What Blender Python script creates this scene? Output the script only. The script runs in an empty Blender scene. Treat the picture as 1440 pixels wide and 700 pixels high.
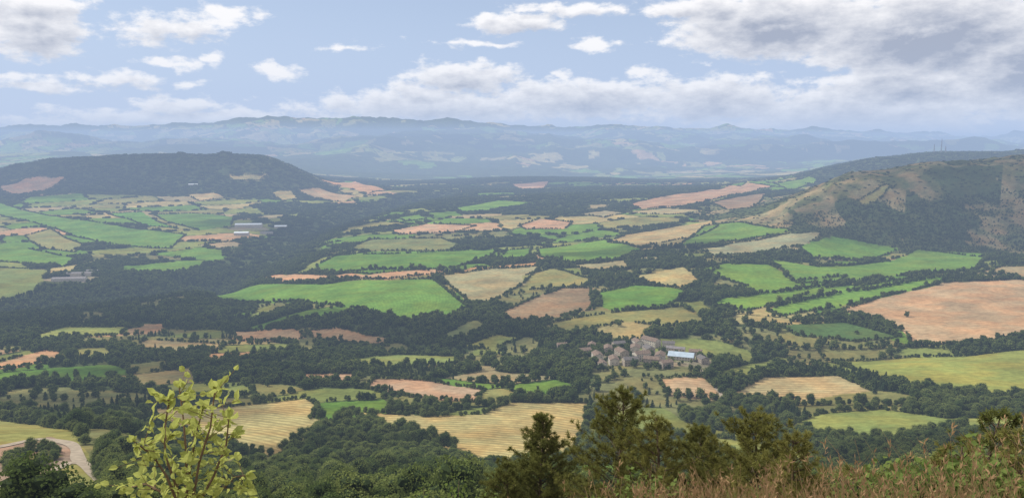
import bpy, math, random, time
import numpy as np
from mathutils import Vector
t0=time.time()
rng=np.random.default_rng(7); random.seed(7)
F=1109.; P=math.radians(7.45); H=300.
cp,sp=math.cos(P),math.sin(P)
scene=bpy.context.scene
def link(o): scene.collection.objects.link(o); return o

# ------------------------------------------------------------ noise
def hsh(ix,iy,seed):
    ix=ix.astype(np.int64).astype(np.uint32); iy=iy.astype(np.int64).astype(np.uint32)
    h=ix*np.uint32(374761393)+iy*np.uint32(668265263)+np.uint32((seed*2246822519)&0xffffffff)
    h=(h^(h>>np.uint32(13)))*np.uint32(1274126177)
    h=(h^(h>>np.uint32(16)))*np.uint32(2246822519)
    h=h^(h>>np.uint32(15))
    return (h&np.uint32(0xffffff)).astype(np.float64)/float(0x1000000)
def vn(x,y,seed=0):
    ix=np.floor(x); iy=np.floor(y); fx=x-ix; fy=y-iy
    fx=fx*fx*fx*(fx*(fx*6-15)+10); fy=fy*fy*fy*(fy*(fy*6-15)+10)
    a=hsh(ix,iy,seed); b=hsh(ix+1,iy,seed); c=hsh(ix,iy+1,seed); d=hsh(ix+1,iy+1,seed)
    return (a+(b-a)*fx)*(1-fy)+(c+(d-c)*fx)*fy
def fbm(x,y,o=4,seed=0):
    s=0;a=.5;t=0
    for i in range(o):
        s=s+a*vn(x+i*17.3,y-i*9.1,seed+i); t+=a; a*=.5; x=x*2.03; y=y*2.03
    return s/t
def ridged(x,y,o=4,seed=0):
    s=0;a=.5;t=0
    for i in range(o):
        s=s+a*(1-np.abs(2*vn(x+i*17.3,y-i*9.1,seed+i)-1)); t+=a; a*=.5; x=x*2.03; y=y*2.03
    return s/t
def sstep(a,b,x):
    t=np.clip((x-a)/(b-a),0,1); return t*t*(3-2*t)

# ------------------------------------------------------------ terrain heights
def T_of(v):
    v=np.asarray(v,float)
    return np.where(v<8,v,np.tan(P+np.arctan((v-350)/F)))
PX=[0,120,240,360,480,600,720,840,960,1080,1200,1320,1440]
ROWS=[
(.3,[5.67]*13),(1,[1.7]*13),(2,[.90]*13),
(4,[.66,.66,.66,.66,.62,.60,.57,.54,.53,.52,.52,.52,.52]),
(9,[.68,.68,.68,.66,.64,.62,.59,.56,.55,.54,.54,.54,.54]),
(20,[.65,.65,.64,.63,.62,.61,.60,.60,.59,.59,.58,.58,.58]),
(45,[.60,.60,.60,.60,.59,.58,.58,.58,.58,.57,.57,.56,.56]),
(100,[.55,.55,.56,.57,.57,.56,.56,.56,.56,.56,.55,.54,.53]),
(180,[722,727,738,740,740,735,735,735,735,735,730,720,715]),
(280,[690,690,705,705,700,700,705,705,705,705,700,695,690]),
(380,[645,640,672,680,675,675,680,685,685,680,675,668,660]),
(480,[605,603,640,650,655,655,658,660,660,655,650,640,635]),
(600,[598,598,610,612,615,615,615,620,622,620,612,605,600]),
(750,[560,562,565,566,567,567,566,567,570,570,562,555,548]),
(900,[528,530,530,530,532,532,530,520,512,522,520,510,505]),
(1100,[492,492,490,488,485,482,478,470,468,470,470,465,460]),
(1350,[452,452,452,445,438,434,432,428,425,425,425,420,415]),
(1650,[422,420,415,412,402,392,390,388,382,385,385,380,375]),
(2000,[385,388,390,385,372,362,360,356,352,348,350,348,346]),
(2250,[364,367,370,364,355,350,347,343,338,325,300,288,278]),
(2500,[346,349,352,347,340,336,333,328,322,296,248,234,224]),
(3000,[315,318,322,320,314,308,305,300,296,286,252,240,229]),
(3800,[284,286,290,292,290,285,280,276,272,268,260,248,240]),
(4300,[262,258,260,266,276,276,273,270,265,260,250,238,232]),
(4700,[240,221,218,219,264,268,268,265,262,255,232,216,214]),
(5400,[238,221,219,220,258,263,263,262,260,252,228,215,213]),
(6500,[250,245,245,245,252,256,250,250,254,250,240,230,228]),
(8000,[235,235,238,240,248,253,256,255,250,246,240,235,230]),
(10000,[225,222,225,225,228,232,235,235,235,232,230,228,225]),
(12500,[210,208,208,205,203,206,211,214,215,214,214,216,215]),
(14000,[212,210,208,204,200,203,209,213,213,213,213,215,216]),
(16000,[200,200,194,188,186,188,195,200,202,204,205,206,206]),
(20000,[189,186,183,179,177,178,187,189,190,192,194,197,199]),
(26000,[188,189,189,190,190,190,188,189,190,191,194,199,203]),
(40000,[204]*13),(70000,[206]*13)]
def pchip(xk,yk,xq):
    xk=np.asarray(xk,float); h=np.diff(xk)
    dl=np.diff(yk,axis=0)/h[:,None]
    m=np.zeros_like(yk)
    a,b=dl[:-1],dl[1:]
    w1=(2*h[1:]+h[:-1])[:,None]; w2=(h[1:]+2*h[:-1])[:,None]
    with np.errstate(divide='ignore',invalid='ignore'):
        hm=(w1+w2)/(w1/a+w2/b)
    m[1:-1]=np.where(a*b>0,hm,0); m[0]=dl[0]; m[-1]=dl[-1]
    xq=np.clip(xq,xk[0],xk[-1])
    i=np.clip(np.searchsorted(xk,xq)-1,0,len(xk)-2)
    t=((xq-xk[i])/h[i])[:,None]; hh=h[i][:,None]
    return ((1+2*t)*(1-t)**2)*yk[i]+t*(1-t)**2*hh*m[i]+t*t*(3-2*t)*yk[i+1]+t*t*(t-1)*hh*m[i+1]
uk=np.array([(p-720)/F for p in PX])
tk=np.array([T_of(r[1]) for r in ROWS])
dk=np.log([r[0] for r in ROWS])
ds=np.concatenate([np.geomspace(.3,200,130,endpoint=False),np.geomspace(200,6000,640,endpoint=False),np.geomspace(6000,70000,360)])
us=np.concatenate([np.linspace(-1.19,-.76,50,endpoint=False),np.linspace(-.76,.76,1000,endpoint=False),np.linspace(.76,1.19,51)])
Trow=pchip(dk,tk,np.log(ds))
Tg=pchip(uk,Trow.T.copy(),us).T
D2,U2=np.meshgrid(ds,us,indexing='ij')
RAV=np.array([(-1500,1350),(-1040,1600),(-815,1850),(-740,2150),(-785,2900),(-600,3900),(-420,4700)],float)
SIDE=np.array([(-760,2050),(-420,1250),(-120,1080),(250,1020),(560,980)],float)
def pdist(x,y,L):
    b=np.full(np.shape(x),1e9)
    for (x1,y1),(x2,y2) in zip(L[:-1],L[1:]):
        dx,dy=x2-x1,y2-y1; t=np.clip(((x-x1)*dx+(y-y1)*dy)/(dx*dx+dy*dy),0,1)
        b=np.minimum(b,np.hypot(x-x1-t*dx,y-y1-t*dy))
    return b
def relief(x,y,d,u):
    A1=.05+1.3*sstep(60,300,d)+2.5*sstep(300,900,d)+11*sstep(1000,2000,d)
    A1=A1*sstep(2,60,d)
    z=(fbm(x/560,y/560,4,1)-.5)*2*A1+(fbm(x/110,y/110,3,5)-.5)*A1*.3
    z-=38*np.exp(-(pdist(x,y,RAV)/130)**2)+12*np.exp(-(pdist(x,y,SIDE)/70)**2)
    far=sstep(6500,13000,d)
    z+=(ridged(x/3600+3,y/3600,5,11)-.55)*580*far+(ridged(x/1300+7,y/1300,4,13)-.5)*190*far
    hill=sstep(1950,2300,d)*(1-sstep(2700,3300,d))*sstep(.26,.4,u)
    z+=(ridged(x/150,y/420,3,21)-.6)*44*hill
    mesa=sstep(3900,4300,d)*(1-sstep(4650,4800,d))
    z+=(ridged(x/260,y/700,3,23)-.6)*60*mesa*sstep(.2,.3,np.abs(u))
    return z
Z=H-D2*Tg+relief(U2*D2,D2,D2,U2)
lds=np.log(ds)
def height(x,y):
    x=np.asarray(x,float); y=np.asarray(y,float)
    u=np.clip(x/y,us[0],us[-1]); d=np.clip(y,ds[0],ds[-1])
    fi=np.interp(np.log(d),lds,np.arange(len(ds))); fj=np.interp(u,us,np.arange(len(us)))
    i=np.clip(fi.astype(int),0,len(ds)-2); j=np.clip(fj.astype(int),0,len(us)-2)
    a=fi-i; b=fj-j
    return (Z[i,j]*(1-b)+Z[i,j+1]*b)*(1-a)+(Z[i+1,j]*(1-b)+Z[i+1,j+1]*b)*a
MD=np.geomspace(120,30000,2200)
def site(px,py):
    """bearing survey -> map position (x,y,z) on the terrain"""
    xc=(px-720)/F; yc=(350-py)/F
    dy=cp+yc*sp; dz=-sp+yc*cp
    t=MD/dy; x=xc*t; z=H+dz*t
    g=height(x,MD); k=np.nonzero(z<g)[0]
    k=k[0] if len(k) else len(MD)-1
    return float(x[k]),float(MD[k]),float(g[k])

# ------------------------------------------------------------ land use map
C={'G':(.092,.170,.030),'G2':(.150,.178,.052),'O':(.170,.168,.062),'Y':(.27,.235,.105),'B':(.31,.210,.118),
   'T':(.225,.195,.105),'R':(.185,.138,.085),'D':(.055,.10,.028),'S':(.21,.17,.125)}
FIELDS=[
('G',[(300,412),(450,400),(610,393),(655,430),(640,447),(560,448),(480,430),(390,425),(300,418)],.3),
('B',[(355,397),(380,388),(470,388),(620,379),(628,385),(540,393),(400,398)],0),
('G',[(445,374),(470,360),(560,357),(700,350),(690,362),(640,376),(520,386),(450,382)],0),
('O',[(490,350),(520,337),(620,335),(650,345),(630,352),(520,354)],0),
('B',[(550,324),(600,315),(670,318),(640,327),(560,330)],0),
('T',[(615,388),(690,378),(760,374),(735,400),(690,425),(660,425)],1),
('B',[(632,385),(665,376),(755,369),(757,373),(690,377)],0),
('O',[(735,388),(775,377),(835,393),(820,403),(745,408)],0),
('G',[(702,366),(712,352),(748,348),(742,362)],0),
('G',[(755,350),(850,337),(905,350),(870,365),(800,370),(760,362)],0),
('T',[(800,374),(880,366),(885,378),(830,381)],0),
('Y',[(855,341),(880,330),(955,318),(1000,310),(1010,318),(970,335),(900,348)],1),
('G',[(955,345),(990,318),(1040,313),(1115,325),(1060,335),(990,346)],0),
('T',[(985,350),(1100,330),(1155,328),(1130,345),(1060,357),(1000,360)],1),
('G',[(1120,345),(1170,333),(1265,350),(1220,365),(1140,362)],0),
('G',[(985,380),(1020,370),(1080,372),(1115,395),(1190,388),(1170,402),(1090,430),(1050,437),(1000,428),(1050,402)],0),
('G',[(1075,360),(1150,375),(1240,368),(1290,350),(1385,362),(1370,380),(1290,385),(1200,397),(1120,398)],.3),
('G',[(1080,438),(1120,418),(1200,403),(1330,386),(1320,398),(1200,428),(1100,445)],.3),
('B',[(1180,437),(1250,415),(1330,397),(1440,393),(1500,395),(1500,470),(1390,480),(1280,485),(1275,470),(1235,447)],.5),
('T',[(1365,385),(1410,375),(1500,374),(1500,392),(1390,392)],0),
('D',[(1095,457),(1190,453),(1265,475),(1200,480),(1120,472)],0),
('G2',[(1170,508),(1290,502),(1440,492),(1500,492),(1500,560),(1350,556),(1220,528)],.3),
('G',[(840,412),(890,402),(960,405),(965,415),(930,435),(860,437),(845,428)],0),
('Y',[(890,390),(960,375),(985,395),(960,408),(920,400)],1),
('R',[(705,440),(750,420),(790,405),(830,405),(835,435),(770,450),(715,456)],.6),
('O',[(770,455),(870,439),(960,430),(1000,452),(940,460),(880,452),(800,472)],0),
('O',[(620,473),(665,450),(690,458),(640,478)],0),
('G2',[(650,487),(700,470),(735,475),(690,492)],0),
('B',[(325,465),(415,462),(430,475),(340,480)],0),
('B',[(430,465),(480,461),(550,480),(510,487),(440,475)],0),
('T',[(180,488),(210,477),(315,484),(310,492),(200,494)],0),
('G2',[(35,475),(90,460),(180,460),(170,470),(60,478)],0),
('B',[(-40,520),(60,492),(90,495),(80,505),(20,518)],0),
('G2',[(480,508),(560,498),(645,500),(640,512),(520,516)],0),
('B',[(515,547),(525,532),(600,535),(680,548),(670,566),(590,560)],.5),
('B',[(420,525),(500,525),(495,538),(430,538)],0),
('G2',[(300,548),(345,540),(360,552),(310,560)],0),
('O',[(100,492),(150,488),(160,500),(110,503)],0),
('Y',[(205,575),(320,572),(430,560),(450,573),(440,588),(485,597),(450,604),(380,640),(300,625),(240,600)],1),
('Y',[(490,578),(600,586),(680,582),(720,565),(830,567),(822,610),(805,642),(760,655),(640,657),(645,640),(600,636),(612,618),(540,607)],1),
('G',[(795,655),(870,652),(880,685),(790,690)],0),
('O',[(465,655),(540,648),(530,672),(480,682)],0),
('B',[(925,532),(990,530),(1012,550),(1000,562),(940,556)],.5),
('T',[(1030,552),(1075,530),(1180,528),(1225,550),(1120,566),(1040,562)],1),
('G2',[(1010,522),(1090,500),(1115,505),(1060,530),(1015,537)],0),
('G2',[(1100,602),(1150,582),(1240,575),(1330,588),(1500,588),(1500,612),(1340,607),(1230,622),(1160,614)],0),
('G2',[(990,612),(1060,622),(1140,636),(1300,672),(1420,680),(1420,695),(1150,664),(1000,634)],0),
('O',[(0,590),(60,598),(110,610),(150,690),(150,760),(-80,760),(-80,590)],0),
('S',[(-40,632),(70,614),(100,622),(112,640),(80,662),(0,684),(-40,690)],0),
('O',[(20,648),(60,632),(85,640),(60,655),(15,668)],0),
('G',[(0,285),(100,308),(262,330),(240,350),(150,343),(60,318),(0,303),(-60,300),(-60,280)],0),
('O',[(35,332),(70,322),(118,345),(105,355),(60,350)],0),
('G',[(-60,338),(40,350),(112,364),(90,375),(0,368),(-60,368)],0),
('G2',[(-60,374),(70,380),(60,395),(50,410),(0,425),(-60,430)],0),
('G',[(215,302),(270,300),(330,305),(325,318),(280,324),(235,312)],0),
('G',[(150,300),(200,298),(218,310),(250,322),(200,316)],0),
('T',[(280,345),(330,340),(345,345),(310,350)],0),
('B',[(0,262),(60,249),(92,252),(60,270),(0,270)],0),
('O',[(0,252),(50,247),(20,256)],0),
('Y',[(262,275),(300,271),(318,279),(280,283)],0),
('Y',[(320,248),(380,247),(365,254),(330,255)],0),
('Y',[(380,272),(410,268),(420,280),(395,282)],0),
('B',[(420,268),(450,265),(500,275),(480,284),(440,278)],0),
('B',[(450,253),(500,255),(545,268),(520,272),(480,262)],0),
('G',[(635,292),(700,282),(755,285),(700,293),(650,299)],0),
('B',[(885,287),(960,272),(1050,257),(1090,262),(1050,272),(960,290),(900,294)],.4),
('T',[(870,298),(940,293),(1000,297),(940,302)],0),
('R',[(1000,285),(1050,275),(1080,272),(1060,290),(1020,295)],0),
('B',[(728,318),(760,308),(805,313),(795,322),(740,323)],0),
('B',[(720,259),(772,255),(765,265),(730,266)],0),
('T',[(810,302),(850,296),(880,300),(850,306)],0),
('G',[(600,300),(640,297),(650,303),(610,308)],0),
('G',[(560,306),(590,302),(600,308),(570,312)],0),
('G',[(1090,258),(1140,248),(1150,254),(1110,268)],0),
('O',[(1200,285),(1240,262),(1260,262),(1230,285)],0),
]
POLY=[]
for c,pts,st in FIELDS:
    w=np.array([site(a,b)[:2] for a,b in pts]); POLY.append((c,w,st))
def inpoly(x,y,w):
    bb=(x>w[:,0].min())&(x<w[:,0].max())&(y>w[:,1].min())&(y<w[:,1].max())
    idx=np.nonzero(bb)[0]; xx=x[idx]; yy=y[idx]; ins=np.zeros(len(idx),bool)
    n=len(w)
    for i in range(n):
        x1,y1=w[i]; x2,y2=w[(i+1)%n]
        if y1==y2: continue
        c=((y1>yy)!=(y2>yy))&(xx<(x2-x1)*(yy-y1)/(y2-y1)+x1)
        ins^=c
    return idx[ins]
def voro(x,y,cs,seed):
    gx=np.floor(x/cs); gy=np.floor(y/cs)
    f1=np.full(x.shape,1e18); f2=f1.copy(); idr=np.zeros(x.shape); idq=np.zeros(x.shape)
    for i in (-1,0,1):
        for j in (-1,0,1):
            cx=gx+i; cy=gy+j
            px=(cx+.1+.8*hsh(cx,cy,seed))*cs; py=(cy+.1+.8*hsh(cx,cy,seed+1))*cs
            dd=np.hypot(px-x,py-y)
            r=hsh(cx,cy,seed+2); q=hsh(cx,cy,seed+3)
            nb=dd<f1
            f2=np.where(nb,f1,np.minimum(f2,dd)); idr=np.where(nb,r,idr); idq=np.where(nb,q,idq); f1=np.where(nb,dd,f1)
    return idr,idq,f2-f1
WOOD=np.array((.052,.070,.027))
VC=[site(900,500)[:2],site(950,502)[:2],site(107,392)[:2],site(350,322)[:2]]
def classify(x,y):
    d=y; u=x/y; n=len(x)
    col=np.tile(WOOD,(n,1)); tp=np.ones(n); st=np.zeros((n,2)); rough=np.ones(n)
    def setc(m,c,t,r=0.): 
        col[m]=c; tp[m]=t; rough[m]=r
    n1=fbm(x/150,y/150,4,31)
    m=(n1>.62)&(d<2600); setc(m,(.125,.13,.055),.08,.5)
    ang=.5; xr=x*math.cos(ang)+y*math.sin(ang); yr=-x*math.sin(ang)+y*math.cos(ang)
    xr=xr+(fbm(x/160,y/160,2,41)-.5)*90; yr=yr+(fbm(x/160,y/160,2,43)-.5)*90
    # small closes among the woods of the near valley
    pal=[(.0,'G2'),(.30,'O'),(.56,'G'),(.78,'T'),(.90,'Y'),(.96,'B')]
    r,q,e=voro(xr,yr*1.3,120,151)
    wd=(fbm(x/240,y/240,3,161)+(r-.5)*.4)>(.425-.05*(u<-.1))
    zn=(d>620)&(d<=1900)
    fld=zn&(~wd)&(e>6)
    for k,(lo,c) in enumerate(pal):
        hi=pal[k+1][0] if k+1<len(pal) else 1.01
        setc(fld&(q>=lo)&(q<hi),np.array(C[c])*.85,0.006)
    m=zn&(~wd)&(e<=6); setc(m,WOOD,1.,1)
    # parcels further out
    r,q,e=voro(xr,yr*1.4,250,51)
    z1=(d>1900)&(d<7000)
    wd=(fbm(x/700,y/700,3,61)+ (r-.5)*.35)>.475
    pal=[(.0,'G'),(.32,'G2'),(.55,'O'),(.72,'Y'),(.83,'T'),(.94,'B')]
    fld=z1&(~wd)&(e>13)
    for k,(lo,c) in enumerate(pal):
        hi=pal[k+1][0] if k+1<len(pal) else 1.01
        setc(fld&(q>=lo)&(q<hi),C[c],0.)
    m=z1&(~wd)&(e<=13); setc(m,WOOD,.9,1)
    m=(pdist(x,y,RAV)<(170+120*(n1-.5)*2))&(d>1300); setc(m,WOOD,1.,1)
    m=(d>5900)&(d<7000)&(np.abs(u-.05)<.2); setc(m,WOOD*.8,1,1)
    # far country: bigger mosaic of woods, heath and pasture
    r,q,e=voro(x+fbm(x/500,y/500,3,44)*700,y*.8+fbm(x/500,y/500,3,45)*700,330,71)
    w=fbm(x/2200,y/2200,4,81)
    zf=d>=7000
    far=zf&((w+(r-.5)*.5)>.52)
    setc(zf,WOOD*.95,0,1)
    for k,(lo,c) in enumerate(pal):
        hi=pal[k+1][0] if k+1<len(pal) else 1.01
        setc(far&(q>=lo)&(q<hi)&(e>40),np.array(C[c])*.95+WOOD*.35,0,.3)
    # plateau tops / dark scarp woods
    m=(d>4050)&(d<4720)&((u<-.22)|(u>.36)); setc(m,WOOD*.8,1.,1)
    m=(d>=4720)&(d<5600)&((u<-.22)|(u>.36)); setc(m,(.10,.105,.05),.3,1)
    # dry scrubby hill on the right
    hl=(d>1950+60*(n1-.5)*4)&(d<3400)&(u>.295-.05*(d-1950)/600)
    n2=fbm(x/45,y/45,4,91)
    s=sstep(.34,.70,n2)[:,None]
    hc=np.array((.085,.10,.04))*(1-s)+np.array((.20,.17,.09))*s
    col[hl]=hc[hl]; tp[hl]=np.where(n2[hl]<.48,.7,.26); rough[hl]=1
    pk=hl&((fbm(x/170,y/300,3,95)>.62)|((u>.50)&(u<.62)&(d<2420)&(fbm(x/120,y/200,3,96)>.44))); tp[pk]=.95; col[pk]=WOOD
    # steep rough slope below the viewpoint
    nr=(d<330); 
    col[nr]=np.where(n1[nr,None]>.5,np.array((.15,.145,.058)),np.array((.08,.095,.036))); tp[nr]=np.where(n1[nr]>.60,.15,.85)
    for a,b in VC:
        m=((x-a)/75)**2+((y-b)/60)**2<1; col[m]=np.where(n2[m,None]>.5,np.array((.20,.18,.12)),np.array((.13,.14,.06)))
    xj=x+(fbm(x/30,y/30,2,101)-.5)*9*np.clip(d/900,.3,1.5); yj=y+(fbm(x/30,y/30,2,103)-.5)*14*np.clip(d/900,.3,1.5)
    for k,(c,wp,s_) in enumerate(POLY):
        idx=inpoly(xj,yj,wp)
        rr=np.random.default_rng(k); v=1+(rr.random()-.5)*.24
        cc=np.array(C[c])*v*(1+np.array([rr.normal(0,.05),0,rr.normal(0,.06)]))
        col[idx]=cc; tp[idx]=0; rough[idx]=0
        a=rr.uniform(.9,1.6) if c!='Y' else 1.15+.5*rr.random()
        cx,cy=wp.mean(0); xx=x[idx]-cx; yy=y[idx]-cy
        s1=xx*math.cos(a)+yy*math.sin(a); s2=-xx*math.sin(a)+yy*math.cos(a)
        st[idx,0]=s1+.0022*s2*s2; st[idx,1]=max(s_,.2)
    return col,tp,st,rough

# ------------------------------------------------------------ materials
def nmat(name):
    m=bpy.data.materials.new(name); m.use_nodes=True; nt=m.node_tree; nt.nodes.clear()
    o=nt.nodes.new('ShaderNodeOutputMaterial'); return m,nt,o
def N(nt,t,**k):
    n=nt.nodes.new(t)
    for a,b in k.items(): setattr(n,a,b)
    return n
def simple(name,col,rough=.9,var=.25,scale=1.,spec=.1,col2=None):
    m,nt,o=nmat(name)
    b=N(nt,'ShaderNodeBsdfPrincipled'); b.inputs['Roughness'].default_value=rough; b.inputs['Specular IOR Level'].default_value=spec
    tc=N(nt,'ShaderNodeTexCoord'); nz=N(nt,'ShaderNodeTexNoise'); nz.inputs['Scale'].default_value=scale; nz.inputs['Detail'].default_value=5
    nt.links.new(tc.outputs['Object'],nz.inputs['Vector'])
    mx=N(nt,'ShaderNodeMix',data_type='RGBA')
    c=np.array(col); c2=np.array(col2) if col2 is not None else c*(1+var)
    c1=c if col2 is not None else c*(1-var)
    mx.inputs['A'].default_value=(*c1,1); mx.inputs['B'].default_value=(*c2,1)
    mr=N(nt,'ShaderNodeMapRange'); mr.inputs[1].default_value=.35; mr.inputs[2].default_value=.65
    nt.links.new(nz.outputs['Fac'],mr.inputs[0]); nt.links.new(mr.outputs[0],mx.inputs['Factor'])
    nt.links.new(mx.outputs['Result'],b.inputs['Base Color']); nt.links.new(b.outputs[0],o.inputs[0])
    return m
def leafmat(name,c1,c2,transl=.25,scale=.35):
    m,nt,o=nmat(name)
    oi=N(nt,'ShaderNodeObjectInfo'); ge=N(nt,'ShaderNodeNewGeometry')
    nz=N(nt,'ShaderNodeTexNoise'); nz.inputs['Scale'].default_value=scale; nz.inputs['Detail'].default_value=2
    nt.links.new(ge.outputs['Position'],nz.inputs['Vector'])
    ad=N(nt,'ShaderNodeMath',operation='MULTIPLY_ADD'); ad.inputs[1].default_value=.75
    nt.links.new(oi.outputs['Random'],ad.inputs[0]); 
    ml=N(nt,'ShaderNodeMath',operation='MULTIPLY'); ml.inputs[1].default_value=.4
    nt.links.new(nz.outputs['Fac'],ml.inputs[0]); nt.links.new(ml.outputs[0],ad.inputs[2])
    mx=N(nt,'ShaderNodeMix',data_type='RGBA'); mx.inputs['A'].default_value=(*c1,1); mx.inputs['B'].default_value=(*c2,1)
    nt.links.new(ad.outputs[0],mx.inputs['Factor'])
    d=N(nt,'ShaderNodeBsdfDiffuse'); t=N(nt,'ShaderNodeBsdfTranslucent'); s=N(nt,'ShaderNodeMixShader'); s.inputs[0].default_value=transl
    nt.links.new(mx.outputs['Result'],d.inputs[0]); nt.links.new(mx.outputs['Result'],t.inputs[0])
    nt.links.new(d.outputs[0],s.inputs[1]); nt.links.new(t.outputs[0],s.inputs[2]); nt.links.new(s.outputs[0],o.inputs[0])
    return m
M_leaf=leafmat('broadleaf_foliage',(.038,.066,.022),(.150,.180,.050),.3)
M_leaf2=leafmat('broadleaf_foliage_near',(.050,.085,.026),(.20,.230,.070),.35,.9)
M_con=leafmat('conifer_foliage',(.032,.056,.025),(.080,.100,.038),.15)
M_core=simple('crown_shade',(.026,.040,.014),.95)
M_bark=simple('bark',(.10,.075,.055),.95,.3,3)

def ground_mat():
    m,nt,o=nmat('farmland_ground')
    L=nt.links.new
    a=N(nt,'ShaderNodeVertexColor',layer_name='Col'); f=N(nt,'ShaderNodeVertexColor',layer_name='Fld')
    sp_=N(nt,'ShaderNodeSeparateColor'); L(f.outputs[0],sp_.inputs[0])
    ge=N(nt,'ShaderNodeNewGeometry')
    def noise(s,det,rough=.55):
        n=N(nt,'ShaderNodeTexNoise'); n.inputs['Scale'].default_value=s; n.inputs['Detail'].default_value=det; n.inputs['Roughness'].default_value=rough
        L(ge.outputs['Position'],n.inputs['Vector']); return n
    n1=noise(.012,5,.6); n2=noise(.12,5,.65); n3=noise(3.,3)
    def mr(s,a_,b_,lo,hi):
        r=N(nt,'ShaderNodeMapRange'); 
        for i,v in ((1,a_),(2,b_),(3,lo),(4,hi)): r.inputs[i].default_value=v
        L(s,r.inputs[0]); return r.outputs[0]
    def mul(x,y):
        r=N(nt,'ShaderNodeMath',operation='MULTIPLY'); L(x,r.inputs[0]); L(y,r.inputs[1]); return r.outputs[0]
    v=mul(mul(mr(n1.outputs['Fac'],.3,.7,.70,1.30),mr(n2.outputs['Fac'],.3,.7,.74,1.26)),mr(n3.outputs['Fac'],.3,.7,.85,1.15))
    s1=N(nt,'ShaderNodeMath',operation='MULTIPLY'); s1.inputs[1].default_value=2*math.pi/8.5; L(sp_.outputs[0],s1.inputs[0])
    n4=noise(.03,2)
    s2=N(nt,'ShaderNodeMath',operation='MULTIPLY_ADD'); s2.inputs[1].default_value=7.; L(n4.outputs['Fac'],s2.inputs[0]); L(s1.outputs[0],s2.inputs[2])
    s3=N(nt,'ShaderNodeMath',operation='SINE'); L(s2.outputs[0],s3.inputs[0])
    s4=mul(mul(s3.outputs[0],sp_.outputs[1]),mr(n2.outputs['Fac'],.35,.6,.4,1))
    s5=N(nt,'ShaderNodeMath',operation='MULTIPLY_ADD'); s5.inputs[1].default_value=.26; s5.inputs[2].default_value=1; L(s4,s5.inputs[0])
    v=mul(v,s5.outputs[0])
    hs=N(nt,'ShaderNodeVectorMath',operation='SCALE'); L(a.outputs[0],hs.inputs[0]); L(v,hs.inputs['Scale'])
    mx=N(nt,'ShaderNodeMix',data_type='RGBA',blend_type='MULTIPLY'); mx.inputs['B'].default_value=(1.20,1.0,.90,1)
    L(mr(noise(.02,4).outputs['Fac'],.42,.62,0,1),mx.inputs['Factor']); L(hs.outputs[0],mx.inputs['A'])
    b=N(nt,'ShaderNodeBsdfDiffuse')
    L(mx.outputs['Result'],b.inputs['Color'])
    bp=N(nt,'ShaderNodeBump'); bp.inputs['Distance'].default_value=5; 
    L(n2.outputs['Fac'],bp.inputs['Height']); L(mr(sp_.outputs[2],0,1,.03,.75),bp.inputs['Strength'])
    L(bp.outputs[0],b.inputs['Normal']); L(b.outputs[0],o.inputs[0])
    return m

def fastmesh(name,verts,groups,mats,smooth=False):
    me=bpy.data.meshes.new(name); verts=np.asarray(verts,np.float32)
    me.vertices.add(len(verts)); me.vertices.foreach_set('co',verts.ravel())
    tot=sum(g[0].size for g in groups); nf=sum(len(g[0]) for g in groups)
    vi=np.concatenate([g[0].ravel() for g in groups]).astype(np.int32)
    ln=np.concatenate([np.full(len(g[0]),g[0].shape[1]) for g in groups])
    stt=np.concatenate([[0],np.cumsum(ln)[:-1]]).astype(np.int32)
    mi=np.concatenate([np.full(len(g[0]),g[1]) for g in groups]).astype(np.int32)
    me.loops.add(tot); me.loops.foreach_set('vertex_index',vi)
    me.polygons.add(nf); me.polygons.foreach_set('loop_start',stt)
    for m in mats: me.materials.append(m)
    me.polygons.foreach_set('material_index',mi)
    me.update(calc_edges=True)
    me.polygons.foreach_set('use_smooth',np.full(nf,smooth))
    me.validate()
    return me

# ------------------------------------------------------------ terrain mesh
edge=math.atan(1.19)
thb=np.linspace(edge,2*math.pi-edge,64)[1:-1]
rho=ds/math.cos(edge)
XB=rho[:,None]*np.sin(thb)[None]; YB=rho[:,None]*np.cos(thb)[None]
w=(thb-edge)/(2*math.pi-2*edge)
zside=Z[:,-1][:,None]*(1-w)+Z[:,0][:,None]*w
plate=298.3-2*sstep(3,30,rho)[:,None]+(fbm(XB/300,YB/300,4,3)-.5)*60*sstep(20,900,rho)[:,None]
bl=sstep(0,.25,w)*sstep(0,.25,1-w)
ZB=zside*(1-bl)+plate*bl
X=np.concatenate([U2*D2,XB],1); Y=np.concatenate([D2,YB],1); ZZ=np.concatenate([Z,ZB],1)
nr,nc=X.shape
idx=np.arange(nr*nc).reshape(nr,nc)
nx=np.roll(idx,-1,axis=1)
quads=np.stack([idx[:-1],nx[:-1],nx[1:],idx[1:]],-1).reshape(-1,4)[:,::-1]
V=np.stack([X,Y,ZZ],-1).reshape(-1,3); V=np.vstack([V,[0,0,298.3]])
fan=np.stack([np.full(nc,nr*nc),nx[0],idx[0]],-1)
me=fastmesh('terrain',V,[(quads,0),(fan,0)],[ground_mat()],True)
colA=np.tile(np.array((.10,.11,.045)),(nr*nc+1,1)); fld=np.zeros((nr*nc+1,4)); fld[:,2]=.5; fld[:,3]=1
fm=np.zeros((nr,nc),bool); fm[:,:len(us)]=True; fi=np.nonzero(fm.ravel())[0]
c_,t_,s_,r_=classify(V[fi,0].astype(float),V[fi,1].astype(float))
colA[fi]=c_; fld[fi,0]=s_[:,0]; fld[fi,1]=s_[:,1]; fld[fi,2]=r_
nearm=V[:,1]<120; nearm&=np.hypot(V[:,0],V[:,1])<120
colA[nearm]=(.15,.13,.06)
ca=me.color_attributes.new('Col','FLOAT_COLOR','POINT'); ca.data.foreach_set('color',np.hstack([colA,np.ones((len(colA),1))]).astype(np.float32).ravel())
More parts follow.
